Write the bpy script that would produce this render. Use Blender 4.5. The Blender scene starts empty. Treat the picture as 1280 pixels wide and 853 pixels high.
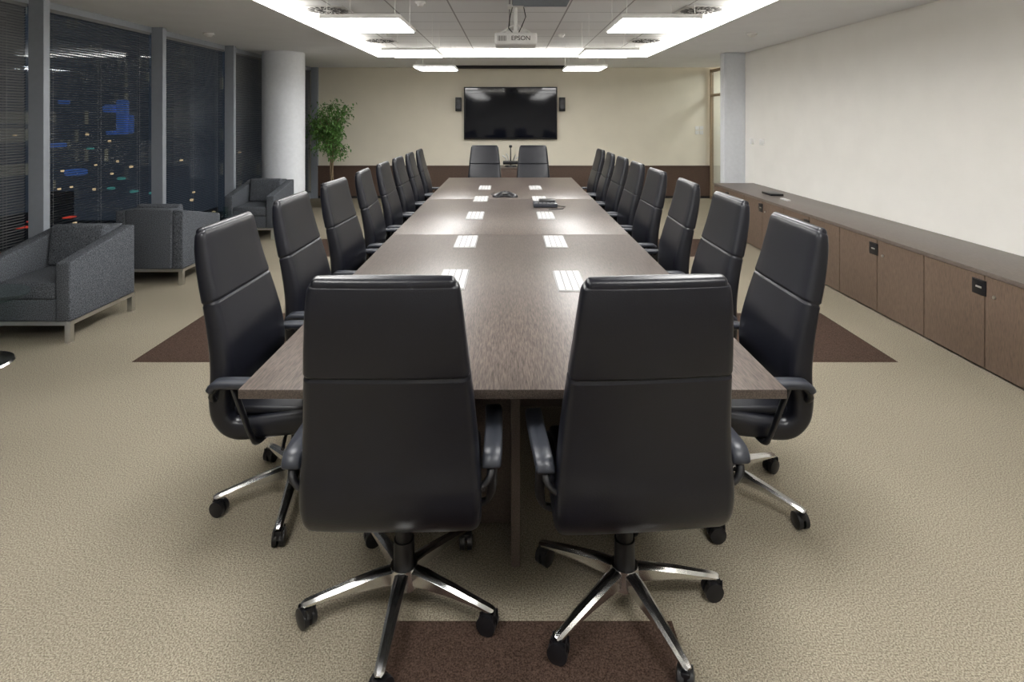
import bpy, bmesh, math, random
from mathutils import Vector, Matrix
random.seed(7)
scene = bpy.context.scene
COL = scene.collection
scene.view_settings.view_transform = 'Standard'
scene.view_settings.look = 'None'
scene.view_settings.exposure = 0.0

# ------------------------------------------------------------ materials
def new_mat(name):
    m = bpy.data.materials.new(name); m.use_nodes = True
    nt = m.node_tree; b = nt.nodes.get('Principled BSDF')
    return m, nt, b
def pmat(name, col, rough=0.5, metal=0.0, nscale=0, namt=0.15, bump=0.0, bscale=None, stretch=(1,1,1), spec=0.5, detail=3, coat=0):
    m, nt, b = new_mat(name)
    b.inputs['Base Color'].default_value = (*col, 1)
    b.inputs['Roughness'].default_value = rough
    b.inputs['Metallic'].default_value = metal
    b.inputs['Specular IOR Level'].default_value = spec
    if coat: b.inputs['Coat Weight'].default_value = coat
    tc = nt.nodes.new('ShaderNodeTexCoord')
    mp = nt.nodes.new('ShaderNodeMapping'); mp.inputs['Scale'].default_value = stretch
    nt.links.new(tc.outputs['Object'], mp.inputs['Vector'])
    ns = nt.nodes.new('ShaderNodeTexNoise'); ns.inputs['Scale'].default_value = nscale or 20
    ns.inputs['Detail'].default_value = detail
    nt.links.new(mp.outputs[0], ns.inputs['Vector'])
    cr = nt.nodes.new('ShaderNodeValToRGB')
    a = namt if nscale else 0.03
    cr.color_ramp.elements[0].position = 0.3; cr.color_ramp.elements[1].position = 0.7
    cr.color_ramp.elements[0].color = (*[max(0,c*(1-a)) for c in col], 1)
    cr.color_ramp.elements[1].color = (*[min(1,c*(1+a)) for c in col], 1)
    nt.links.new(ns.outputs['Fac'], cr.inputs['Fac'])
    nt.links.new(cr.outputs['Color'], b.inputs['Base Color'])
    if bump:
        n2 = nt.nodes.new('ShaderNodeTexNoise'); n2.inputs['Scale'].default_value = bscale or nscale or 100
        nt.links.new(mp.outputs[0], n2.inputs['Vector'])
        bp = nt.nodes.new('ShaderNodeBump'); bp.inputs['Strength'].default_value = bump
        bp.inputs['Distance'].default_value = 0.004
        nt.links.new(n2.outputs['Fac'], bp.inputs['Height'])
        nt.links.new(bp.outputs['Normal'], b.inputs['Normal'])
    return m
def emat(name, col, strength):
    m, nt, b = new_mat(name)
    b.inputs['Base Color'].default_value = (*col, 1)
    b.inputs['Emission Color'].default_value = (*col, 1)
    b.inputs['Emission Strength'].default_value = strength
    return m

def carpet_mat(name, dark, light):
    m, nt, b = new_mat(name)
    tc = nt.nodes.new('ShaderNodeTexCoord')
    n1 = nt.nodes.new('ShaderNodeTexNoise'); n1.inputs['Scale'].default_value = 185; n1.inputs['Detail'].default_value = 3; n1.inputs['Roughness'].default_value = 0.8
    n2 = nt.nodes.new('ShaderNodeTexNoise'); n2.inputs['Scale'].default_value = 1.2; n2.inputs['Detail'].default_value = 3
    for n in (n1, n2): nt.links.new(tc.outputs['Object'], n.inputs['Vector'])
    cr = nt.nodes.new('ShaderNodeValToRGB')
    cr.color_ramp.elements[0].position = 0.38; cr.color_ramp.elements[1].position = 0.62
    cr.color_ramp.elements[0].color = (*dark, 1); cr.color_ramp.elements[1].color = (*light, 1)
    nt.links.new(n1.outputs['Fac'], cr.inputs['Fac'])
    mr = nt.nodes.new('ShaderNodeMapRange'); mr.inputs['To Min'].default_value = 0.92; mr.inputs['To Max'].default_value = 1.08
    nt.links.new(n2.outputs['Fac'], mr.inputs['Value'])
    mx = nt.nodes.new('ShaderNodeMix'); mx.data_type = 'RGBA'; mx.blend_type = 'MULTIPLY'; mx.inputs['Factor'].default_value = 1
    nt.links.new(cr.outputs['Color'], mx.inputs['A']); nt.links.new(mr.outputs['Result'], mx.inputs['B'])
    nt.links.new(mx.outputs['Result'], b.inputs['Base Color'])
    b.inputs['Roughness'].default_value = 0.95; b.inputs['Specular IOR Level'].default_value = 0.1
    bp = nt.nodes.new('ShaderNodeBump'); bp.inputs['Strength'].default_value = 0.4; bp.inputs['Distance'].default_value = 0.003
    nt.links.new(n1.outputs['Fac'], bp.inputs['Height']); nt.links.new(bp.outputs['Normal'], b.inputs['Normal'])
    return m

M_carpet = carpet_mat('carpet_beige', (0.125, 0.107, 0.078), (0.415, 0.370, 0.287))
M_carpet2 = carpet_mat('carpet_brown', (0.028, 0.017, 0.013), (0.098, 0.064, 0.049))
M_wall = pmat('wall_cream', (0.81, 0.765, 0.65), 0.85, nscale=3, namt=0.02, bump=0.05, bscale=180)
M_wallr = pmat('wall_offwhite', (0.84, 0.825, 0.785), 0.85, nscale=3, namt=0.02, bump=0.05, bscale=180)
M_ceil = pmat('ceiling_paint', (0.85, 0.87, 0.90), 0.9, nscale=3, namt=0.02)
M_white = pmat('white_plastic', (0.80, 0.80, 0.79), 0.4)
M_flap = pmat('outlet_flap_white', (0.47, 0.47, 0.47), 0.5)
M_column = pmat('column_paint', (0.76, 0.79, 0.84), 0.6)
M_wood = pmat('table_wood', (0.078, 0.061, 0.052), 0.35, nscale=30, namt=0.6, stretch=(8, 0.7, 8), detail=6, bump=0.10, bscale=26)
M_woodc = pmat('cabinet_wood', (0.135, 0.094, 0.069), 0.45, nscale=26, namt=0.34, stretch=(12, 12, 0.9), detail=6)
M_woodtop = pmat('cabinet_top_wood', (0.13, 0.105, 0.090), 0.38, nscale=26, namt=0.25, stretch=(12, 0.9, 12), detail=6)
M_wains = pmat('wainscot_wood', (0.095, 0.058, 0.042), 0.5, nscale=26, namt=0.3, stretch=(0.9, 12, 12), detail=6)
M_dark = pmat('dark_gap', (0.012, 0.011, 0.011), 0.6)
M_leather = pmat('black_leather', (0.0060, 0.0065, 0.0105), 0.33, nscale=8, namt=0.12, bump=0.10, bscale=260, spec=0.40)
M_blackp = pmat('black_plastic', (0.009, 0.009, 0.011), 0.35)
M_armpad = pmat('arm_pad', (0.022, 0.025, 0.034), 0.40)
M_chrome = pmat('polished_aluminium', (0.76, 0.76, 0.76), 0.2, metal=1.0)
M_steel = pmat('brushed_steel', (0.66, 0.66, 0.64), 0.33, metal=1.0)
M_alu = pmat('window_aluminium', (0.36, 0.39, 0.44), 0.45, metal=0.3)
M_fabric = pmat('grey_wool', (0.092, 0.100, 0.114), 0.95, nscale=150, namt=0.75, bump=0.5, bscale=150, spec=0.1)
M_slat = pmat('blind_slat', (0.17, 0.18, 0.20), 0.6)
M_slat2 = pmat('blind_slat_light', (0.20, 0.205, 0.21), 0.6)
M_leaf = pmat('leaf', (0.10, 0.22, 0.05), 0.5, nscale=9, namt=0.5)
M_bark = pmat('bark', (0.22, 0.16, 0.10), 0.9, nscale=30, namt=0.3)
M_soil = pmat('soil', (0.03, 0.022, 0.016), 1)
M_pot = pmat('pot_brown', (0.045, 0.028, 0.022), 0.45)
M_panel = emat('led_panel', (1.0, 0.99, 0.97), 31)
M_cove = emat('led_cove', (1.0, 0.955, 0.87), 12)

def glass_mat(name, tint=(0.9,0.95,1), rough=0.0):
    m = bpy.data.materials.new(name); m.use_nodes = True
    nt = m.node_tree; nt.nodes.clear()
    o = nt.nodes.new('ShaderNodeOutputMaterial'); mix = nt.nodes.new('ShaderNodeMixShader')
    t = nt.nodes.new('ShaderNodeBsdfTransparent'); t.inputs['Color'].default_value = (*tint, 1)
    g = nt.nodes.new('ShaderNodeBsdfGlossy'); g.inputs['Roughness'].default_value = rough
    f = nt.nodes.new('ShaderNodeLayerWeight'); f.inputs['Blend'].default_value = 0.5
    p = nt.nodes.new('ShaderNodeMath'); p.operation = 'POWER'; p.inputs[1].default_value = 4.5
    q = nt.nodes.new('ShaderNodeMath'); q.operation = 'MULTIPLY_ADD'; q.inputs[1].default_value = 0.9; q.inputs[2].default_value = 0.04
    nt.links.new(f.outputs['Facing'], p.inputs[0]); nt.links.new(p.outputs[0], q.inputs[0])
    nt.links.new(q.outputs[0], mix.inputs[0]); nt.links.new(t.outputs[0], mix.inputs[1])
    nt.links.new(g.outputs[0], mix.inputs[2]); nt.links.new(mix.outputs[0], o.inputs[0])
    return m
M_glass = glass_mat('clear_glass')
M_wglass = glass_mat('tinted_window_glass', (0.68, 0.73, 0.78), 0.03)
M_tglass = glass_mat('table_glass', (0.80, 0.90, 0.88))

def tile_mat():
    m, nt, b = new_mat('ceiling_tiles')
    tc = nt.nodes.new('ShaderNodeTexCoord')
    br = nt.nodes.new('ShaderNodeTexBrick'); br.offset = 0; br.squash = 1
    br.inputs['Scale'].default_value = 1
    br.inputs['Brick Width'].default_value = 0.6; br.inputs['Row Height'].default_value = 0.6
    br.inputs['Mortar Size'].default_value = 0.008; br.inputs['Mortar Smooth'].default_value = 0
    br.inputs['Color1'].default_value = (0.76, 0.77, 0.79, 1); br.inputs['Color2'].default_value = (0.72, 0.73, 0.75, 1)
    br.inputs['Mortar'].default_value = (0.28, 0.28, 0.29, 1)
    nt.links.new(tc.outputs['Object'], br.inputs['Vector'])
    nt.links.new(br.outputs['Color'], b.inputs['Base Color'])
    b.inputs['Roughness'].default_value = 0.6
    return m
M_tile = tile_mat()

def screen_mat():
    m, nt, b = new_mat('tv_glass')
    b.inputs['Base Color'].default_value = (0.004, 0.005, 0.010, 1)
    b.inputs['Roughness'].default_value = 0.06; b.inputs['Specular IOR Level'].default_value = 0.25
    return m
M_screen = screen_mat()

# ------------------------------------------------------------ mesh helpers
def finish(name, bm, mat, parent=None, smooth=False, angle=None):
    bmesh.ops.recalc_face_normals(bm, faces=bm.faces[:])
    me = bpy.data.meshes.new(name); bm.to_mesh(me); bm.free()
    for mt in (mat if isinstance(mat, (list, tuple)) else [mat]): me.materials.append(mt)
    if smooth:
        for p in me.polygons: p.use_smooth = True
        if angle:
            try: me.set_sharp_from_angle(angle=math.radians(angle))
            except Exception: pass
    ob = bpy.data.objects.new(name, me); COL.objects.link(ob)
    if parent: ob.parent = parent
    return ob
def bm_box(bm, c, s, bevel=0, seg=2, mi=0, rot=None):
    r = bmesh.ops.create_cube(bm, size=1)
    vs = r['verts']
    fs0 = set(f for v in vs for f in v.link_faces)
    for v in vs:
        v.co = Vector((v.co.x*s[0], v.co.y*s[1], v.co.z*s[2]))
        if rot is not None: v.co = rot @ v.co
        v.co += Vector(c)
    for f in fs0: f.material_index = mi
    if bevel:
        es = list(set(e for v in vs for e in v.link_edges))
        rr = bmesh.ops.bevel(bm, geom=es, offset=bevel, segments=seg, profile=0.5, affect='EDGES')
        for f in rr['faces']: f.material_index = mi
def bm_cyl(bm, p0, p1, r0, r1=None, n=24, mi=0, cap=True):
    if r1 is None: r1 = r0
    p0 = Vector(p0); p1 = Vector(p1); d = (p1-p0)
    q = d.to_track_quat('Z', 'Y').to_matrix()
    a = []; b = []
    for i in range(n):
        t = 2*math.pi*i/n; u = q @ Vector((math.cos(t), math.sin(t), 0))
        a.append(bm.verts.new(p0+u*r0)); b.append(bm.verts.new(p1+u*r1))
    for i in range(n):
        f = bm.faces.new((a[i], a[(i+1) % n], b[(i+1) % n], b[i])); f.material_index = mi
    if cap:
        f = bm.faces.new(a[::-1]); f.material_index = mi
        f = bm.faces.new(b); f.material_index = mi
def bm_tube(bm, pts, r, n=10, mi=0, flat=1.0):
    pts = [Vector(p) for p in pts]; rings = []
    for i, p in enumerate(pts):
        d = pts[min(i+1, len(pts)-1)] - pts[max(i-1, 0)]
        q = d.to_track_quat('Z', 'Y').to_matrix()
        rr = r[i] if isinstance(r, (list, tuple)) else r
        rings.append([bm.verts.new(p + q @ Vector((math.cos(2*math.pi*k/n)*rr, math.sin(2*math.pi*k/n)*rr*flat, 0))) for k in range(n)])
    for a, b in zip(rings, rings[1:]):
        for k in range(n):
            f = bm.faces.new((a[k], a[(k+1) % n], b[(k+1) % n], b[k])); f.material_index = mi
    bm.faces.new(rings[0][::-1]).material_index = mi; bm.faces.new(rings[-1]).material_index = mi
def bm_prism(bm, poly, axis, lo, hi, mi=0, bevel=0):
    def P(p, h):
        return {0: (h, p[0], p[1]), 1: (p[0], h, p[1]), 2: (p[0], p[1], h)}[axis]
    a = [bm.verts.new(P(p, lo)) for p in poly]; b = [bm.verts.new(P(p, hi)) for p in poly]
    n = len(poly); fs = [bm.faces.new(a[::-1]), bm.faces.new(b)]
    for i in range(n): fs.append(bm.faces.new((a[i], a[(i+1) % n], b[(i+1) % n], b[i])))
    for f in fs: f.material_index = mi
    if bevel:
        es = list(set(e for f in fs for e in f.edges))
        bmesh.ops.recalc_face_normals(bm, faces=fs)
        rr = bmesh.ops.bevel(bm, geom=es, offset=bevel, segments=3, profile=0.5, affect='EDGES')
        for f in rr['faces']: f.material_index = mi
def box(name, c, s, mat, parent=None, bevel=0, seg=2):
    bm = bmesh.new(); bm_box(bm, c, s, bevel, seg)
    return finish(name, bm, mat, parent, smooth=bevel > 0, angle=40)
def rbox(name, x0, x1, y0, y1, z0, z1, mat, parent=None, bevel=0):
    return box(name, ((x0+x1)/2, (y0+y1)/2, (z0+z1)/2), (x1-x0, y1-y0, z1-z0), mat, parent, bevel)
def empty(name, loc, rz=0):
    e = bpy.data.objects.new(name, None); COL.objects.link(e)
    e.location = loc; e.rotation_euler = (0, 0, rz); e.empty_display_size = 0.2
    return e
def dup(src_empty, name, loc, rz, child_rot=None):
    e = empty(name, loc, rz)
    for c in src_empty.children:
        o = bpy.data.objects.new(c.name, c.data); COL.objects.link(o); o.parent = e
        o.location = c.location; o.rotation_euler = c.rotation_euler
        if child_rot and c.name.split('.')[0] in child_rot:
            o.rotation_euler = (0, 0, child_rot[c.name.split('.')[0]])
    return e

# ------------------------------------------------------------ dimensions
XL, XR, YB, YF, HC = -4.0, 3.68, 11.36, -1.6, 2.65
TX0, TX1, TY0, TY1, HT = -2.2, 2.3, 0.2, 9.4, 2.77
XR2 = 4.07
# floor with carpet inlays (same object)
bm = bmesh.new()
bm_box(bm, ((XL-0.1+6.0)/2, (YF+YB)/2, -0.05), (6.1-XL, YB-YF+0.2, 0.1))
def poly(bm, pts, z=0.0015):
    f = bm.faces.new([bm.verts.new((x, y, z)) for x, y in pts]); f.material_index = 1
def prect(x0, x1, y0, y1): poly(bm, [(x0, y0), (x1, y0), (x1, y1), (x0, y1)])
prect(-2.54, 2.61, 3.76, 4.70)
prect(-2.52, 2.56, 6.60, 7.55)
prect(-0.37, 0.53, 0.90, 1.83)
finish('floor', bm, [M_carpet, M_carpet2])

# ceiling (perimeter ring + raised tray)
bm = bmesh.new()
zt = 3.0
def rb(bm, x0, x1, y0, y1, z0, z1, mi=0):
    bm_box(bm, ((x0+x1)/2, (y0+y1)/2, (z0+z1)/2), (x1-x0, y1-y0, z1-z0), mi=mi)
rb(bm, XL-0.1, TX0, YF-0.1, YB+0.1, HC, zt)
rb(bm, TX1, 6.0, YF-0.1, YB+0.1, HC, zt)
rb(bm, TX0, TX1, YF-0.1, TY0, HC, zt)
rb(bm, TX0, TX1, TY1, YB+0.1, HC, zt)
rb(bm, TX0, TX1, TY0, TY1, HT, zt, 1)
finish('ceiling', bm, [M_ceil, M_tile])
bm = bmesh.new()
w, h = 0.035, 0.05
for (x0, x1, y0, y1) in [(TX0, TX0+w, TY0, TY1), (TX1-w, TX1, TY0, TY1), (TX0+w, TX1-w, TY1-w, TY1), (TX0+w, TX1-w, TY0, TY0+w)]:
    rb(bm, x0, x1, y0, y1, HC+0.002, HC+0.002+h)
finish('cove_light_strip', bm, M_cove)

# walls
rbox('wall_back', XL-0.1, XR2+0.0, YB, YB+0.12, 0, HC, M_wall)
rbox('wall_right', XR, XR+0.15, YF, 8.75, 0, HC, M_wallr)
rbox('wall_right_return', 3.76, XR2+0.06, 8.92, 9.26, 0, HC, M_wallr)
rbox('wall_front', XL-0.1, 6.0, YF-0.12, YF, 0, HC, M_wallr)
rbox('wall_corridor', 5.6, 5.7, 7.5, YB+0.6, 0, HC, M_wall)
rbox('wall_corridor_end', XR2, 5.7, YB, YB+0.12, 0, HC, M_wall)
rbox('wall_corridor_front', XR+0.15, 5.7, 7.6, 7.7, 0, HC, M_wall)
rbox('square_column', 3.355, 3.76, 8.755, 8.92, 0, HC, M_column, bevel=0.004)
bm = bmesh.new(); bm_cyl(bm, (-3.53, 8.75, 0), (-3.53, 8.75, HC), 0.315, n=64)
finish('round_column', bm, M_column, smooth=True, angle=40)
rbox('trim_2', XL, XR2, YB-0.04, YB, 0.05, 0.64, M_wains)
rbox('baseboard_back', XL, XR2, YB-0.03, YB, 0, 0.05, M_dark)
bm = bmesh.new(); bm_box(bm, ((XL+XR2)/2, YB-0.03, 0.65), (XR2-XL, 0.06, 0.02))
finish('trim_3', bm, M_wains)

# right corridor glazed partition + door
M_doorf = pmat('door_frame_wood', (0.30, 0.22, 0.14), 0.5, nscale=20, namt=0.2, stretch=(10, 10, 1))
door = empty('door_1', (XR2, 10.3, 0))
bm = bmesh.new()
for y in (-1.01, -0.08, 0.98): bm_box(bm, (0, y, 1.3), (0.06, 0.05, 2.6))
for z in (2.57, 2.08): bm_box(bm, (0, 0, z), (0.055, 2.0, 0.05))
bm_box(bm, (0, 0, 0.03), (0.055, 2.0, 0.06))
finish('frame', bm, M_doorf, door)
rbox('glass_pane', -0.006, 0.006, -1.0, 0.95, 0.06, 2.55, M_glass, door)
bm = bmesh.new(); bm_cyl(bm, (-0.06, 0.0, 0.8), (-0.06, 0.0, 1.3), 0.012); bm_cyl(bm, (-0.06, 0, 0.85), (0, 0, 0.85), 0.008); bm_cyl(bm, (-0.06, 0, 1.25), (0, 0, 1.25), 0.008)
finish('handle', bm, M_steel, door, True)
box('corridor_ceiling_light', (4.8, 10.3, HC-0.02), (0.5, 1.2, 0.03), emat('corridor_led', (1, 0.93, 0.80), 16))

# ------------------------------------------------------------ left glazing
mull = [-1.6, -0.12, 1.48, 3.08, 4.72, 6.32, 7.93, 9.53, YB]
rbox('wall_left_sill', XL-0.12, XL-0.0, YF, YB, 0, 0.12, M_alu)
rbox('trim_4', XL-0.12, XL+0.0, YF, YB, HC-0.06, HC, M_alu)
for i in range(len(mull)-1):
    y0, y1 = mull[i], mull[i+1]
    we = empty('window_%d' % (i+1), (XL, (y0+y1)/2, 0))
    L = y1-y0
    bm = bmesh.new()
    bm_box(bm, (0.06, L/2-0.03, HC/2), (0.13, 0.065, HC), bevel=0.004)
    if i == 0: bm_box(bm, (0.06, -L/2+0.03, HC/2), (0.13, 0.065, HC))
    finish('mullion', bm, M_alu, we)
    rbox('glass_pane', -0.09, -0.08, -L/2, L/2, 0.12, HC-0.06, M_wglass, we)
    light = i in (0, 1, 2, 3, 6, 7)
    tilt = math.radians(40 if light else 20)
    bm = bmesh.new(); sw = 0.0125; z = 0.16
    a, b = -L/2+0.015, L/2-0.075
    while z < HC-0.09:
        dx, dz = sw*math.cos(tilt), sw*math.sin(tilt)
        v = [bm.verts.new(p) for p in ((-0.02-dx, a, z-dz), (-0.02-dx, b, z-dz), (-0.02, b, z+0.0025), (-0.02, a, z+0.0025), (-0.02+dx, b, z+dz), (-0.02+dx, a, z+dz))]
        bm.faces.new((v[0], v[1], v[2], v[3])); bm.faces.new((v[3], v[2], v[4], v[5]))
        z += 0.0225
    finish('blind_slats', bm, M_slat2 if light else M_slat, we)
    bm = bmesh.new()
    bm_box(bm, (-0.02, (a+b)/2, HC-0.075), (0.03, b-a, 0.03)); bm_box(bm, (-0.02, (a+b)/2, 0.145), (0.028, b-a, 0.015))
    for t in (0.12, 0.5, 0.88):
        for s in (-0.0135, 0.0135):
            bm_box(bm, (-0.02+s, a+(b-a)*t, HC/2), (0.0012, 0.003, HC-0.2))
    finish('blind_rails', bm, M_slat2, we)

# night city
def city_mat():
    m, nt, b = new_mat('night_facade')
    tc = nt.nodes.new('ShaderNodeTexCoord')
    mp = nt.nodes.new('ShaderNodeMapping'); mp.inputs['Rotation'].default_value = (math.radians(90), 0, 0)
    br = nt.nodes.new('ShaderNodeTexBrick'); br.offset = 0
    br.inputs['Scale'].default_value = 1; br.inputs['Brick Width'].default_value = 1.6; br.inputs['Row Height'].default_value = 3.0
    br.inputs['Mortar Size'].default_value = 0.5
    br.inputs['Color1'].default_value = (0, 0, 0, 1); br.inputs['Color2'].default_value = (1, 1, 1, 1); br.inputs['Mortar'].default_value = (0, 0, 0, 1)
    nt.links.new(tc.outputs['Object'], mp.inputs['Vector']); nt.links.new(mp.outputs[0], br.inputs['Vector'])
    cr = nt.nodes.new('ShaderNodeValToRGB'); cr.color_ramp.elements[0].position = 0.78; cr.color_ramp.elements[1].position = 1.0
    cr.color_ramp.elements[0].color = (0.060, 0.070, 0.085, 1); cr.color_ramp.elements[1].color = (0.32, 0.28, 0.20, 1)
    nt.links.new(br.outputs['Color'], cr.inputs['Fac'])
    b.inputs['Base Color'].default_value = (0.02, 0.025, 0.035, 1)
    nt.links.new(cr.outputs['Color'], b.inputs['Emission Color'])
    b.inputs['Emission Strength'].default_value = 0.6
    return m
M_city = city_mat()
bm = bmesh.new()
for (x, y, sx, sy, hgt) in [(-95, 95, 22, 14, 34), (-62, 98, 16, 16, 22), (-118, 92, 16, 12, 46), (-44, 104, 14, 12, 40), (-88, 130, 40, 10, 52), (-30, 84, 10, 10, 18)]:
    bm_box(bm, (x, y, hgt/2-15), (sx, sy, hgt))
finish('city_buildings', bm, M_city)
box('city_ground', (-80, 60, -15.2), (140, 200, 0.4), pmat('asphalt', (0.03, 0.03, 0.035), 0.8))
def lights(name, col, st, spots):
    bm = bmesh.new()
    for (x, y, z, s1, s2) in spots: bm_box(bm, (x, y, z), (s1, s1, s2), bevel=min(s1, s2)*0.3)
    finish(name, bm, emat(name+'_mat', col, st))
lights('billboard', (0.12, 0.24, 0.62), 0.42, [(-47.0, 66, 2.6, 1.3, 0.9), (-45.6, 66, 1.6, 1.1, 4.2), (-44.6, 66, 0.8, 0.5, 2.2), (-46.8, 66, -0.2, 1.0, 0.5), (-50, 62, -1.5, 1.2, 0.5), (-48, 62, -4.5, 1.6, 0.7), (-52.5, 66, 3.4, 0.9, 0.5)])
sp = [(-random.uniform(25, 60), random.uniform(50, 75), random.uniform(-9, 0), 0.28, 0.24) for _ in range(26)]
lights('street_lamps', (1.0, 0.66, 0.34), 1.3, sp)
sp = [(-random.uniform(40, 60), random.uniform(45, 62), random.uniform(-12, -9), 0.9, 0.14) for _ in range(12)]
lights('car_tail_lights', (1.0, 0.08, 0.04), 0.8, sp)
sp = [(-random.uniform(38, 55), random.uniform(58, 70), random.uniform(-7, -1), 0.6, 0.25) for _ in range(7)]
lights('shop_sign_lights', (0.15, 0.55, 0.45), 0.5, sp)

# ------------------------------------------------------------ suspended LED panels
def led_panel(name, x, y):
    e = empty(name, (x, y, 2.37))
    box('frame', (0, 0, 0.012), (0.59, 0.68, 0.03), M_white, e, 0.004)
    box('diffuser', (0, 0, -0.006), (0.56, 0.65, 0.008), M_panel, e)
    bm = bmesh.new()
    for sx in (-0.25, 0.25):
        for sy in (-0.3, 0.3): bm_cyl(bm, (sx, sy, 0.02), (sx, sy, HT-2.37), 0.0015, n=6)
    finish('suspension_wires', bm, M_steel, e)
for y in (8.35, 6.38, 4.41, 2.44, 0.55):  # pairs nearest the camera are out of view, added to even out the light
    for x in (-1.09, 1.11): led_panel('led_ceiling_panel', x, y)

M_slotd = pmat('vent_slot_dark', (0.02, 0.02, 0.02), 0.7)
M_vent = pmat('vent_plate', (0.5, 0.5, 0.5), 0.5)
def swirl(x, y, s=0.46):
    e = empty('air_vent', (x, y, HT))
    box('plate', (0, 0, -0.006), (s, s, 0.012), M_vent, e, 0.003)
    bm = bmesh.new()
    for k in range(20):
        a = 2*math.pi*k/20
        for (r0, r1) in ((0.05, 0.12), (0.13, 0.21)):
            r = (r0+r1)/2
            bm_box(bm, (math.cos(a)*r, math.sin(a)*r, -0.0125), (r1-r0, 0.030 if r > .1 else .014, 0.003), rot=Matrix.Rotation(a+0.35, 3, 'Z'))
    finish('swirl_slots', bm, M_slotd, e)
for yy in (5.85, 3.45, 8.2):
    swirl(-1.90, yy); swirl(2.00, yy)
e = empty('ceiling_grille', (0.3, 5.35, HT))
box('dark_core', (0, 0, -0.003), (0.55, 0.55, 0.004), pmat('grille_grey', (0.12, 0.12, 0.12), 0.6), e)
bm = bmesh.new()
for k in range(12): bm_box(bm, (0, -0.25+k*0.045, -0.012), (0.54, 0.006, 0.015))
finish('fins', bm, M_alu, e)
def puck(name, x, y, z, r=0.05):
    bm = bmesh.new(); bm_cyl(bm, (x, y, z), (x, y, z-0.02), r, r, 32); bm_cyl(bm, (x, y, z-0.02), (x, y, z-0.045), r*0.75, r*0.5, 32)
    finish(name, bm, M_white, smooth=True, angle=40)
puck('smoke_detector', -0.87, 5.45, HT); puck('smoke_detector.001', 0.7, 7.6, HT)
puck('ceiling_speaker', -3.6, 6.7, HC, 0.06); puck('ceiling_speaker.001', 2.9, 6.7, HC, 0.06)
box('projector_screen_housing', (0.03, 10.95, 2.62), (2.35, 0.09, 0.06), M_dark, bevel=0.01)

# projector
e = empty('ceiling_projector', (0.06, 5.65, 2.42))
bm = bmesh.new(); bm_box(bm, (0, 0, 0), (0.42, 0.32, 0.12), bevel=0.022, seg=4)
finish('body', bm, M_white, e, True, 40)
bm = bmesh.new(); bm_cyl(bm, (0.0, 0.15, 0.0), (0.0, 0.18, 0.0), 0.045, 0.04, 32); finish('lens_ring', bm, M_blackp, e, True, 40)
bm = bmesh.new()
for k in range(7): bm_box(bm, (-0.17+k*0.012, -0.162, 0.0), (0.005, 0.004, 0.05))
finish('rear_ports', bm, M_dark, e)
bm = bmesh.new(); bm_cyl(bm, (0, 0, 0.08), (0, 0, HT-2.42), 0.02); bm_box(bm, (0, 0, 0.075), (0.2, 0.2, 0.02)); bm_box(bm, (0, 0, HT-2.42-0.01), (0.16, 0.16, 0.02))
bm_tube(bm, [(-0.15, -0.1, 0.06), (-0.06, -0.03, 0.13), (0, 0, 0.16)], 0.008); bm_tube(bm, [(0.15, -0.1, 0.06), (0.06, -0.03, 0.13), (0, 0, 0.16)], 0.008)
finish('ceiling_mount', bm, M_white, e, True, 40)
bm = bmesh.new(); bm_tube(bm, [(0.03, -0.12, 0.06), (0.06, -0.15, 0.12), (0.1, -0.1, 0.22), (0.08, -0.02, HT-2.43)], 0.005, n=6)
bm_tube(bm, [(-0.03, -0.12, 0.06), (-0.07, -0.15, 0.10), (-0.06, -0.1, 0.2), (-0.03, -0.02, HT-2.43)], 0.005, n=6)
finish('cable', bm, M_dark, e, True)
fc = bpy.data.curves.new('label', 'FONT'); fc.body = 'EPSON'; fc.size = 0.062; fc.align_x = 'CENTER'; fc.align_y = 'CENTER'; fc.extrude = 0.001
fo = bpy.data.objects.new('label_text', fc); COL.objects.link(fo); fo.parent = e; fo.location = (0.05, -0.163, 0); fo.rotation_euler = (math.radians(90), 0, 0)
fc.materials.append(M_dark)

# ------------------------------------------------------------ TV etc
e = empty('wall_tv', (0.02, YB-0.06, 1.72))
box('bezel', (0, 0, 0), (1.88, 0.06, 1.06), M_blackp, e, 0.008)
box('screen', (0, -0.031, 0.008), (1.83, 0.004, 1.0), M_screen, e)
box('wall_bracket', (0, 0.04, 0), (0.6, 0.04, 0.4), M_dark, e)
for nm, x in (('wall_speaker', -1.03), ('wall_speaker.001', 1.06)):
    e = empty(nm, (x, YB-0.06, 1.90))
    box('cabinet', (0, 0, 0), (0.12, 0.12, 0.28), M_blackp, e, 0.008)
    bm = bmesh.new(); bm_cyl(bm, (0, -0.06, -0.05), (0, -0.066, -0.05), 0.045); bm_cyl(bm, (0, -0.06, 0.07), (0, -0.066, 0.07), 0.025)
    finish('drivers', bm, M_armpad, e)
bm = bmesh.new()
for k, x in enumerate((3.80, 3.89)):
    for z in (1.42, 1.33): bm_box(bm, (x, YB-0.006, z), (0.075, 0.012, 0.075), bevel=0.003)
finish('light_switches', bm, M_white)
for nm, y in (('thermostat', 8.5), ('thermostat.001', 8.15)):
    box(nm, (XR-0.012, y, 1.28), (0.024, 0.11, 0.085), M_white, bevel=0.004)

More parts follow.
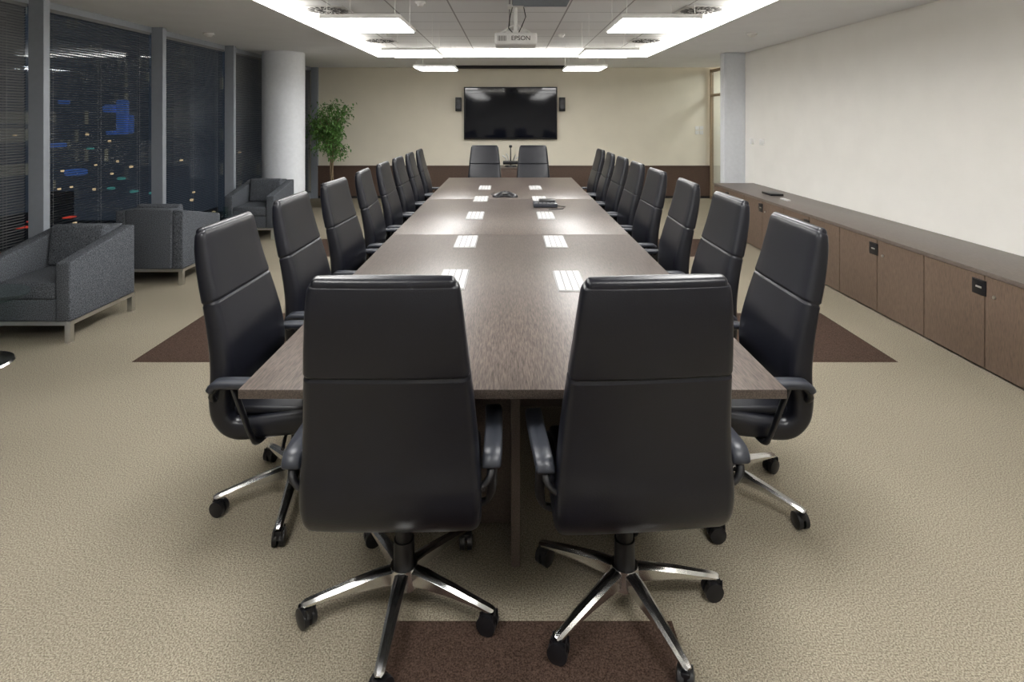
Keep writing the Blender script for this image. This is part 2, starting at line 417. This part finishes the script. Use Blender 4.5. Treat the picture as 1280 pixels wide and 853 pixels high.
e = empty('low_credenza', (0.02, 11.05, 0))
box('body', (0, 0, 0.34), (1.1, 0.42, 0.60), M_wains, e, 0.004)
box('plinth', (0, 0, 0.02), (1.04, 0.38, 0.04), M_dark, e)
box('top', (0, 0, 0.655), (1.14, 0.45, 0.03), M_woodtop, e, 0.004)
e = empty('conference_camera', (0.02, 10.98, 0.67))
bm = bmesh.new(); bm_cyl(bm, (0, 0, 0), (0, 0, 0.03), 0.12, 0.11, 32); bm_cyl(bm, (0, 0, 0.03), (0, 0, 0.38), 0.014, 0.010); bm_box(bm, (0, 0, 0.08), (0.30, 0.10, 0.07), bevel=0.015)
bm_box(bm, (0, -0.01, 0.40), (0.06, 0.05, 0.05), bevel=0.012, seg=3)
finish('base', bm, M_blackp, e, True, 40)
bm = bmesh.new()
bm_tube(bm, [(-0.05, 0, 0.05), (-0.10, 0, 0.18), (-0.16, 0, 0.22)], 0.014); bm_tube(bm, [(0.05, 0, 0.05), (0.10, 0, 0.16), (0.17, 0, 0.20)], 0.014)
bm_tube(bm, [(-0.03, 0, 0.05), (-0.05, -.02, 0.2), (-0.09, -.02, 0.26)], 0.014); bm_tube(bm, [(0.03, 0, 0.05), (0.06, -.02, 0.16), (0.10, -.02, 0.24)], 0.014)
finish('microphones', bm, M_steel, e, True, 40)

# ------------------------------------------------------------ sideboard right
e = empty('sideboard_cabinet', (0, 0, 0))
CX = 3.08; cy0, cy1 = 0.97, 8.42; ct = 0.65
rbox('carcass', CX+0.025, XR-0.005, cy0, cy1, 0.05, ct-0.03, M_dark, e)
rbox('plinth', CX+0.06, XR-0.01, cy0, cy1, 0.0, 0.05, M_dark, e)
rbox('top_panel', CX-0.005, XR-0.004, cy0-0.01, cy1+0.02, ct-0.03, ct, M_woodtop, e, 0.003)
rbox('end_panel', CX, XR-0.005, cy1, cy1+0.018, 0.0, ct-0.03, M_woodc, e)
rbox('end_panel', CX, XR-0.005, cy0-0.01, cy0, 0.0, ct-0.03, M_woodc, e)
bmD = bmesh.new(); bmH = bmesh.new(); bmL = bmesh.new()
k = 0; y = cy0
while y < cy1-0.2:
    y2 = y+1.065
    mid = (y+y2)/2
    for (a, b) in ((y, mid), (mid, y2)):
        bm_box(bmD, (CX+0.011, (a+b)/2, (ct-0.03+0.015)/2), (0.02, b-a-0.008, ct-0.03-0.02), bevel=0.0015, seg=1)
    bm_box(bmH, (CX-0.001, mid+0.04, 0.535), (0.006, 0.11, 0.10), bevel=0.002)
    bm_box(bmH, (CX-0.004, mid+0.04, 0.575), (0.008, 0.09, 0.012))
    bm_box(bmL, (CX-0.005, mid+0.04, 0.535), (0.004, 0.045, 0.012), bevel=0.001)
    bm_cyl(bmL, (CX+0.001, mid-0.075, 0.50), (CX-0.006, mid-0.075, 0.50), 0.011, n=16)
    y = y2
finish('doors', bmD, M_woodc, e); finish('recessed_handles', bmH, M_blackp, e, True, 40); finish('locks', bmL, M_steel, e)
box('remote_control', (3.36, 3.52, ct+0.010), (0.16, 0.045, 0.02), M_white, bevel=0.006)
box('tablet_device', (3.38, 7.2, ct+0.012), (0.16, 0.26, 0.024), M_blackp, bevel=0.004)
box('remote_control.001', (3.3, 6.7, ct+0.008), (0.05, 0.16, 0.016), M_white, bevel=0.004)

# ------------------------------------------------------------ table
TW0, TW1 = -0.905, 0.925
ty = [1.865, 4.33, 6.2, 8.38]
e = empty('conference_table', (0, 0, 0))
zt_, th = 0.74, 0.032
for i in range(3):
    bm = bmesh.new(); bm_box(bm, ((TW0+TW1)/2, (ty[i]+ty[i+1])/2, zt_-th/2), (TW1-TW0, ty[i+1]-ty[i]-0.002, th), bevel=0.0025, seg=2)
    finish('top_section', bm, M_wood, e, True, 40)
bm = bmesh.new(); bm_box(bm, (0.022, 5.12, 0.354), (0.032, 6.14, 0.708))
for y in (3.2, 4.33, 6.2, 7.3): bm_box(bm, (0.022, y, 0.354), (1.0, 0.03, 0.708))
bm_box(bm, (-0.075, 2.5, 0.36), (0.16, 0.5, 0.69))
bm_box(bm, (0.022, 8.1, 0.354), (1.0, 0.03, 0.708))
finish('leg_panels', bm, M_wood, e)
M_slot = pmat('slot_grey', (0.16, 0.16, 0.16), 0.4)
def power(x, y):
    e = empty('table_power_outlet', (x, y, zt_))
    box('frame', (0, 0, 0.002), (0.155, 0.38, 0.004), M_flap, e, 0.001)
    box('slot_bed', (0, 0, 0.0042), (0.150, 0.370, 0.001), M_slot, e)
    bm = bmesh.new()
    for k in range(4): bm_box(bm, (-0.0555+k*0.037, 0, 0.0055), (0.0315, 0.365, 0.004), bevel=0.001, seg=1)
    finish('flaps', bm, M_flap, e)
for y in (3.1, 4.07, 5.14, 6.18, 7.16):
    power(-0.315, y + (0.0 if y != 3.1 else 0.03)); power(0.33, y)

e = empty('conference_phone', (-0.05, 6.4, zt_))
bm = bmesh.new()
n = 60; ringdef = [(1.0, 0.0), (1.0, 0.012), (0.9, 0.028), (0.6, 0.045), (0.4, 0.055), (0.36, 0.050), (0.0, 0.05)]
rings = []
for (s, z) in ringdef[:-1]:
    rings.append([bm.verts.new((math.cos(t)*s*R, math.sin(t)*s*R, z)) for t in [2*math.pi*i/n for i in range(n)] for R in [0.115+0.045*math.cos(3*(t-math.pi/2))]])
for a, b in zip(rings, rings[1:]):
    for i in range(n): bm.faces.new((a[i], a[(i+1) % n], b[(i+1) % n], b[i]))
bm.faces.new(rings[-1]); bm.faces.new(rings[0][::-1])
finish('body', bm, M_blackp, e, True, 50)
box('display', (0, -0.06, 0.043), (0.07, 0.035, 0.004), M_slot, e)
bm = bmesh.new()
bm_tube(bm, [(-0.1, 0.05, 0.004), (-0.15, 0.08, 0.004), (-0.17, 0.16, 0.004), (-0.13, 0.3, 0.004)], 0.004, n=6)
finish('cable', bm, M_blackp, e, True)
e = empty('table_control_unit', (0.36, 5.70, zt_))
box('base_unit', (0, 0, 0.02), (0.24, 0.20, 0.04), M_armpad, e, 0.006)
box('top_unit', (0.02, 0.03, 0.052), (0.16, 0.12, 0.025), M_blackp, e, 0.005)
bm = bmesh.new()
for i in range(5):
    for j in range(2): bm_box(bm, (-0.09+i*0.04, -0.08+j*0.03, 0.042), (0.025, 0.018, 0.006), bevel=0.002)
finish('buttons', bm, M_slot, e)
bm = bmesh.new(); bm_tube(bm, [(0.1, -0.02, 0.006), (0.2, -0.06, 0.005), (0.16, -0.2, 0.005), (0.02, -0.24, 0.005)], 0.004, n=6)
finish('cable', bm, M_blackp, e, True)

# ------------------------------------------------------------ office chair
def catmull(P, n):
    out = []
    Q = [P[0]]+P+[P[-1]]
    for i in range(1, len(Q)-2):
        for k in range(n):
            t = k/n
            out.append(tuple(0.5*((2*Q[i][j])+(-Q[i-1][j]+Q[i+1][j])*t+(2*Q[i-1][j]-5*Q[i][j]+4*Q[i+1][j]-Q[i+2][j])*t*t+(-Q[i-1][j]+3*Q[i][j]-3*Q[i+1][j]+Q[i+2][j])*t**3) for j in range(len(P[0]))))
    out.append(tuple(P[-1]))
    return out
def ring2d(w, t, crown=0.0):
    r = min(t*0.75, w*0.5); pts = []
    def edge(x0, x1, yv, sgn, m=8):
        for i in range(m):
            x = x0+(x1-x0)*i/m
            pts.append((x, yv+sgn*crown*(1-(x/w)**2)))
    def arc(cx, cy, a0, m=5):
        for i in range(m):
            a = a0+math.pi/2*i/m
            pts.append((cx+r*math.cos(a), cy+r*math.sin(a)))
    arc(w-r, t-r, 0); edge(w-r, -(w-r), t, 1)
    arc(-(w-r), t-r, math.pi/2); arc(-(w-r), -(t-r), math.pi)
    edge(-(w-r), w-r, -t, -1); arc(w-r, -(t-r), 1.5*math.pi)
    return pts
def shell(name, ctrl, parent, grooves=()):
    P = catmull(ctrl, 8)
    secs = []
    for i, p in enumerate(P):
        a = P[max(0, i-1)]; b = P[min(len(P)-1, i+1)]
        tx, tz = b[0]-a[0], b[1]-a[1]; l = math.hypot(tx, tz); tx /= l; tz /= l
        secs.append([p[0], p[1], tx, tz, p[2], p[3]])
    def cap(s, sign):
        out = []; e = s[5]*0.85
        for k in range(1, 6):
            th = math.pi/2*k/5*0.97
            out.append([s[0]+sign*s[2]*e*math.sin(th), s[1]+sign*s[3]*e*math.sin(th), s[2], s[3], s[4]-e*(1-math.cos(th)), max(0.003, s[5]-e*(1-math.cos(th)))])
        return out
    secs = cap(secs[0], -1)[::-1] + secs + cap(secs[-1], 1)
    bm = bmesh.new(); rings = []
    for s in secs:
        y, z, tx, tz, w, t = s
        g = 0
        for gz in grooves:
            if abs(z-gz) < 0.009 and z > 0.6: g = 0.006*(1-abs(z-gz)/0.009)
        rg = ring2d(w-g*0.6, t-g, 0.004)
        nx, nz = tz, -tx
        rings.append([bm.verts.new((a, y+nx*b, z+nz*b)) for a, b in rg])
    for a, b in zip(rings, rings[1:]):
        n = len(a)
        for k in range(n): bm.faces.new((a[k], a[(k+1) % n], b[(k+1) % n], b[k]))
    bm.faces.new(rings[0]); bm.faces.new(rings[-1][::-1])
    return finish(name, bm, M_leather, parent, True, 60)

proto = empty('office_chair', (0, 0, 0))
ctrl = [(-.320, 1.182, .204, .021), (-.316, 1.165, .215, .025), (-.308, 1.10, .224, .030), (-.288, 1.00, .234, .034), (-.270, .93, .241, .036), (-.263, .905, .243, .036), (-.256, .88, .245, .036),
        (-.236, .80, .252, .040), (-.216, .70, .260, .045), (-.208, .61, .267, .047), (-.212, .53, .272, .045), (-.200, .455, .271, .042),
        (-.145, .412, .267, .042), (-.03, .420, .262, .044), (.12, .436, .258, .046), (.22, .425, .252, .040), (.255, .395, .246, .030)]
shell('seat_shell', ctrl, proto, grooves=(0.905,))
bm = bmesh.new(); bm_box(bm, (0, .02, .473), (.45, .42, .034), bevel=.014, seg=3)
finish('seat_pad', bm, M_leather, proto, True, 50)
bm = bmesh.new()
for s in (-1, 1):
    pad = catmull([(s*.300, -.215, .590), (s*.303, -.20, .614), (s*.305, -.16, .622), (s*.305, -.03, .622), (s*.303, .06, .620), (s*.300, .09, .612)], 4)
    prev = None
    for i, p in enumerate(pad):
        q = pad[min(i+1, len(pad)-1)]; o = pad[max(i-1, 0)]
        d = Vector(q)-Vector(o); d.normalize(); nn = Vector((0, -d.z, d.y))
        w = .029 if 0 < i < len(pad)-1 else .023; t = .014 if 0 < i < len(pad)-1 else .008
        rg = [(w, t*.4), (w*.8, t), (-w*.8, t), (-w, t*.4), (-w, -t*.4), (-w*.8, -t), (w*.8, -t), (w, -t*.4)]
        cur = [bm.verts.new(Vector(p)+Vector((a, 0, 0))+nn*b) for a, b in rg]
        if prev:
            for k in range(8): bm.faces.new((prev[k], prev[(k+1) % 8], cur[(k+1) % 8], cur[k]))
        else: bm.faces.new(cur)
        prev = cur
    bm.faces.new(prev[::-1])
finish('arm_pads', bm, M_armpad, proto, True, 60)
bm = bmesh.new()
for s in (-1, 1):
    bm_tube(bm, catmull([(s*.12, -.05, .365), (s*.25, -.05, .372), (s*.293, -.055, .40), (s*.301, -.09, .50), (s*.302, -.13, .608)], 4), .016, n=10, flat=0.6)
    bm_tube(bm, catmull([(s*.25, -.22, .53), (s*.280, -.22, .545), (s*.298, -.215, .572), (s*.302, -.19, .605)], 4), .013, n=10, flat=0.7)
finish('arm_brackets', bm, M_blackp, proto, True, 60)
bm = bmesh.new()
bm_box(bm, (0, .02, .355), (.15, .22, .05), bevel=.015, seg=3)
bm_cyl(bm, (0, 0, .20), (0, 0, .34), .028, .028, 24)
bm_cyl(bm, (0, 0, .10), (0, 0, .22), .036, .034, 24)
bm_tube(bm, [(.06, 0, .36), (.2, .03, .355), (.27, .05, .35)], .007)
finish('mechanism', bm, M_blackp, proto, True, 40)
bm = bmesh.new()
bm_cyl(bm, (0, 0, .075), (0, 0, .135), .055, .045, 32, mi=0)
for k in range(5):
    a = 2*math.pi*k/5; R = Matrix.Rotation(a, 3, 'Z')
    prev = None
    for (r, zt2, zb, w) in [(.02, .135, .085, .024), (.08, .131, .085, .023), (.18, .113, .083, .020), (.27, .094, .074, .017), (.315, .084, .068, .016), (.328, .078, .070, .010)]:
        rg = [(w, zb+.004), (w*.95, zt2-.008), (w*.45, zt2), (-w*.45, zt2), (-w*.95, zt2-.008), (-w, zb+.004), (-w*.5, zb), (w*.5, zb)]
        cur = [bm.verts.new(R @ Vector((r, p, z))) for p, z in rg]
        if prev:
            for i in range(8): bm.faces.new((prev[i], prev[(i+1) % 8], cur[(i+1) % 8], cur[i])).material_index = 0
        else: bm.faces.new(cur)
        prev = cur
    bm.faces.new(prev[::-1])
    c = R @ Vector((.310, 0, 0)); ca = a+0.9+0.7*k; CR = Matrix.Rotation(ca, 3, 'Z')
    u = CR @ Vector((1, 0, 0)); off = CR @ Vector((0, .014, 0))
    bm_cyl(bm, c+Vector((0, 0, .045)), c+Vector((0, 0, .075)), .009, n=12, mi=1)
    for s in (-1, 1):
        cc = c+Vector((0, 0, .031))+off*0.3
        bm_cyl(bm, cc+u*(s*.005), cc+u*(s*.022), .031, .031, 24, mi=1)
        bm_cyl(bm, cc+u*(s*.022), cc+u*(s*.026), .029, .012, 24, mi=1)
    bm_box(bm, c+Vector((0, 0, .050)), (.028, .04, .024), bevel=.006, mi=1, rot=CR)
finish('star_base', bm, [M_chrome, M_blackp], proto, True, 35)

chairs = []
def place(x, y, yaw, base):
    chairs.append((x, y, yaw, base))
place(-0.358, 1.90, math.radians(0.5), -92)
place(0.390, 1.90, math.radians(4.5), -68)
ys = [2.46, 3.2, 3.97, 4.78, 5.52, 6.25, 7.0, 7.75]
random.seed(3)
for i, y in enumerate(ys):
    j = random.uniform(-3, 3); place(-0.93, y, math.radians(-90+j), 206 if i == 0 else random.uniform(0, 72))
    j = random.uniform(-3, 3); place(0.945, y-0.0, math.radians(90+j), -44 if i == 0 else random.uniform(0, 72))
place(-0.385, 8.50, math.pi+0.02, 20); place(0.36, 8.50, math.pi-0.03, 50)
for i, (x, y, yaw, base) in enumerate(chairs):
    dup(proto, 'office_chair', (x, y, 0), yaw, {'star_base': math.radians(base)-yaw})
for c in list(proto.children): bpy.data.objects.remove(c)
bpy.data.objects.remove(proto)

# ------------------------------------------------------------ armchairs
def make_arm(loc, rz):
    e = empty('lounge_armchair', loc, rz)   # faces local -Y
    bm = bmesh.new()
    W, D = .332, .36
    for s in (-1, 1):
        x0, x1 = (s*W, s*(W-.105)) if s < 0 else (W-.105, W)
        bm_prism(bm, [(-D, .155), (-D, .585), (D-.01, .735), (D-.01, .155)], 0, min(x0, x1), max(x0, x1), bevel=.014)
    bm_prism(bm, [(D-.16, .155), (D-.20, .735), (D, .742), (D, .155)], 0, -(W-.106), W-.106, bevel=.014)
    bm_box(bm, (0, -.03, .235), (2*(W-.107), .62, .16), bevel=.012, seg=3)
    finish('frame_upholstery', bm, M_fabric, e, True, 40)
    bm = bmesh.new(); bm_box(bm, (0, -.085, .375), (2*(W-.112), .54, .13), bevel=.03, seg=4)
    finish('seat_cushion', bm, M_fabric, e, True, 40)
    bm = bmesh.new(); bm_box(bm, (0, .165, .60), (2*(W-.112), .10, .33), bevel=.03, seg=4, rot=Matrix.Rotation(-.13, 3, 'X'))
    finish('back_cushion', bm, M_fabric, e, True, 40)
    bm = bmesh.new()
    for sx in (-1, 1):
        for sy in (-1, 1): bm_box(bm, (sx*(W-.022), sy*(D-.027), .07), (.04, .04, .14))
        bm_box(bm, (sx*(W-.020), 0, .142), (.042, 2*D-.02, .028))
    for sy in (-1, 1): bm_box(bm, (0, sy*(D-.027), .142), (2*W-.05, .04, .028))
    finish('metal_frame', bm, M_steel, e)
    return e
make_arm((-3.53, 4.43, 0), math.radians(0))
make_arm((-3.535, 5.84, 0), math.radians(180))
make_arm((-3.49, 7.86, 0), math.radians(0))

def side_table(x, y, r=0.27):
    e = empty('round_glass_table', (x, y, 0))
    bm = bmesh.new(); bm_cyl(bm, (0, 0, .445), (0, 0, .455), r, r, 64); finish('glass_top', bm, M_tglass, e, True, 40)
    bm = bmesh.new(); bm_cyl(bm, (0, 0, 0), (0, 0, .012), r*.75, r*.72, 64); bm_cyl(bm, (0, 0, .012), (0, 0, .44), .025, .025, 24); bm_cyl(bm, (0, 0, .435), (0, 0, .445), .08, .08, 32)
    finish('pedestal', bm, M_chrome, e, True, 40)
side_table(-3.56, 3.70, .30); side_table(-3.58, 6.85)
e = empty('drinking_glass', (-3.45, 6.8, .455))
bm = bmesh.new(); bm_cyl(bm, (0, 0, 0), (0, 0, .10), .028, .034, 24, cap=False); bm_cyl(bm, (0, 0, 0), (0, 0, .006), .028, .028, 24)
finish('tumbler', bm, M_tglass, e, True, 40)

# ------------------------------------------------------------ ficus
e = empty('potted_ficus_tree', (-3.24, 10.2, 0))
bm = bmesh.new()
bm_cyl(bm, (0, 0, 0), (0, 0, .40), .15, .19, 48, cap=True)
bm_cyl(bm, (0, 0, .40), (0, 0, .43), .20, .20, 48)
finish('pot', bm, M_pot, e, True, 40)
bm = bmesh.new(); bm_cyl(bm, (0, 0, .425), (0, 0, .436), .18, .18, 32); finish('soil', bm, M_soil, e)
random.seed(11)
bm = bmesh.new(); tips = []
for k in range(3):
    ph = k*2.09
    bm_tube(bm, [(math.cos(ph+z*5)*.022, math.sin(ph+z*5)*.022, z) for z in [.43+.05*i for i in range(17)]], .014, n=8)
for k in range(48):
    z0 = random.uniform(.95, 1.4); a = random.uniform(0, 2*math.pi)
    rr = random.uniform(.10, .38); z1 = z0+random.uniform(-.05, .62)
    z1 = min(z1, 1.95-rr*.4)
    p = [(0, 0, z0), (math.cos(a)*rr*.5, math.sin(a)*rr*.5, z0+(z1-z0)*.6), (math.cos(a)*rr, math.sin(a)*rr, z1)]
    bm_tube(bm, p, [.008, .005, .002], n=5); tips.append(p)
finish('trunk', bm, M_bark, e, True)
bm = bmesh.new()
for p in tips:
    for j in range(55):
        t = random.random()**.6
        base = Vector(p[1]).lerp(Vector(p[2]), t) + Vector((random.gauss(0, .06), random.gauss(0, .06), random.gauss(0, .06)))
        if base.z > 2.03: continue
        L = random.uniform(.045, .09); Wd = L*.27
        R = Matrix.Rotation(random.uniform(0, 6.28), 3, 'Z') @ Matrix.Rotation(random.uniform(-.3, 1.2), 3, 'Y') @ Matrix.Rotation(random.uniform(-.6, .6), 3, 'X')
        v = [bm.verts.new(base + R @ Vector(q)) for q in ((0, 0, 0), (L*.45, Wd, .004), (L, 0, -.012), (L*.45, -Wd, .004))]
        bm.faces.new((v[0], v[1], v[2])); bm.faces.new((v[0], v[2], v[3]))
me = bpy.data.meshes.new('leaves'); bm.to_mesh(me); bm.free(); me.materials.append(M_leaf)
o = bpy.data.objects.new('leaves', me); COL.objects.link(o); o.parent = e

# ------------------------------------------------------------ world, camera
w = bpy.data.worlds.new('night'); scene.world = w; w.use_nodes = True
w.node_tree.nodes['Background'].inputs[0].default_value = (0.038, 0.046, 0.058, 1)
w.node_tree.nodes['Background'].inputs[1].default_value = 0.9
cd = bpy.data.cameras.new('camera'); cam = bpy.data.objects.new('camera', cd); COL.objects.link(cam)
cam.location = (0, 0, 1.65); cam.rotation_euler = (math.radians(90), 0, 0)
cd.sensor_width = 36; cd.lens = 36*700/1280; cd.shift_x = 3/1280; cd.shift_y = -280.5/1280; cd.clip_start = 0.02; cd.clip_end = 500
scene.camera = cam
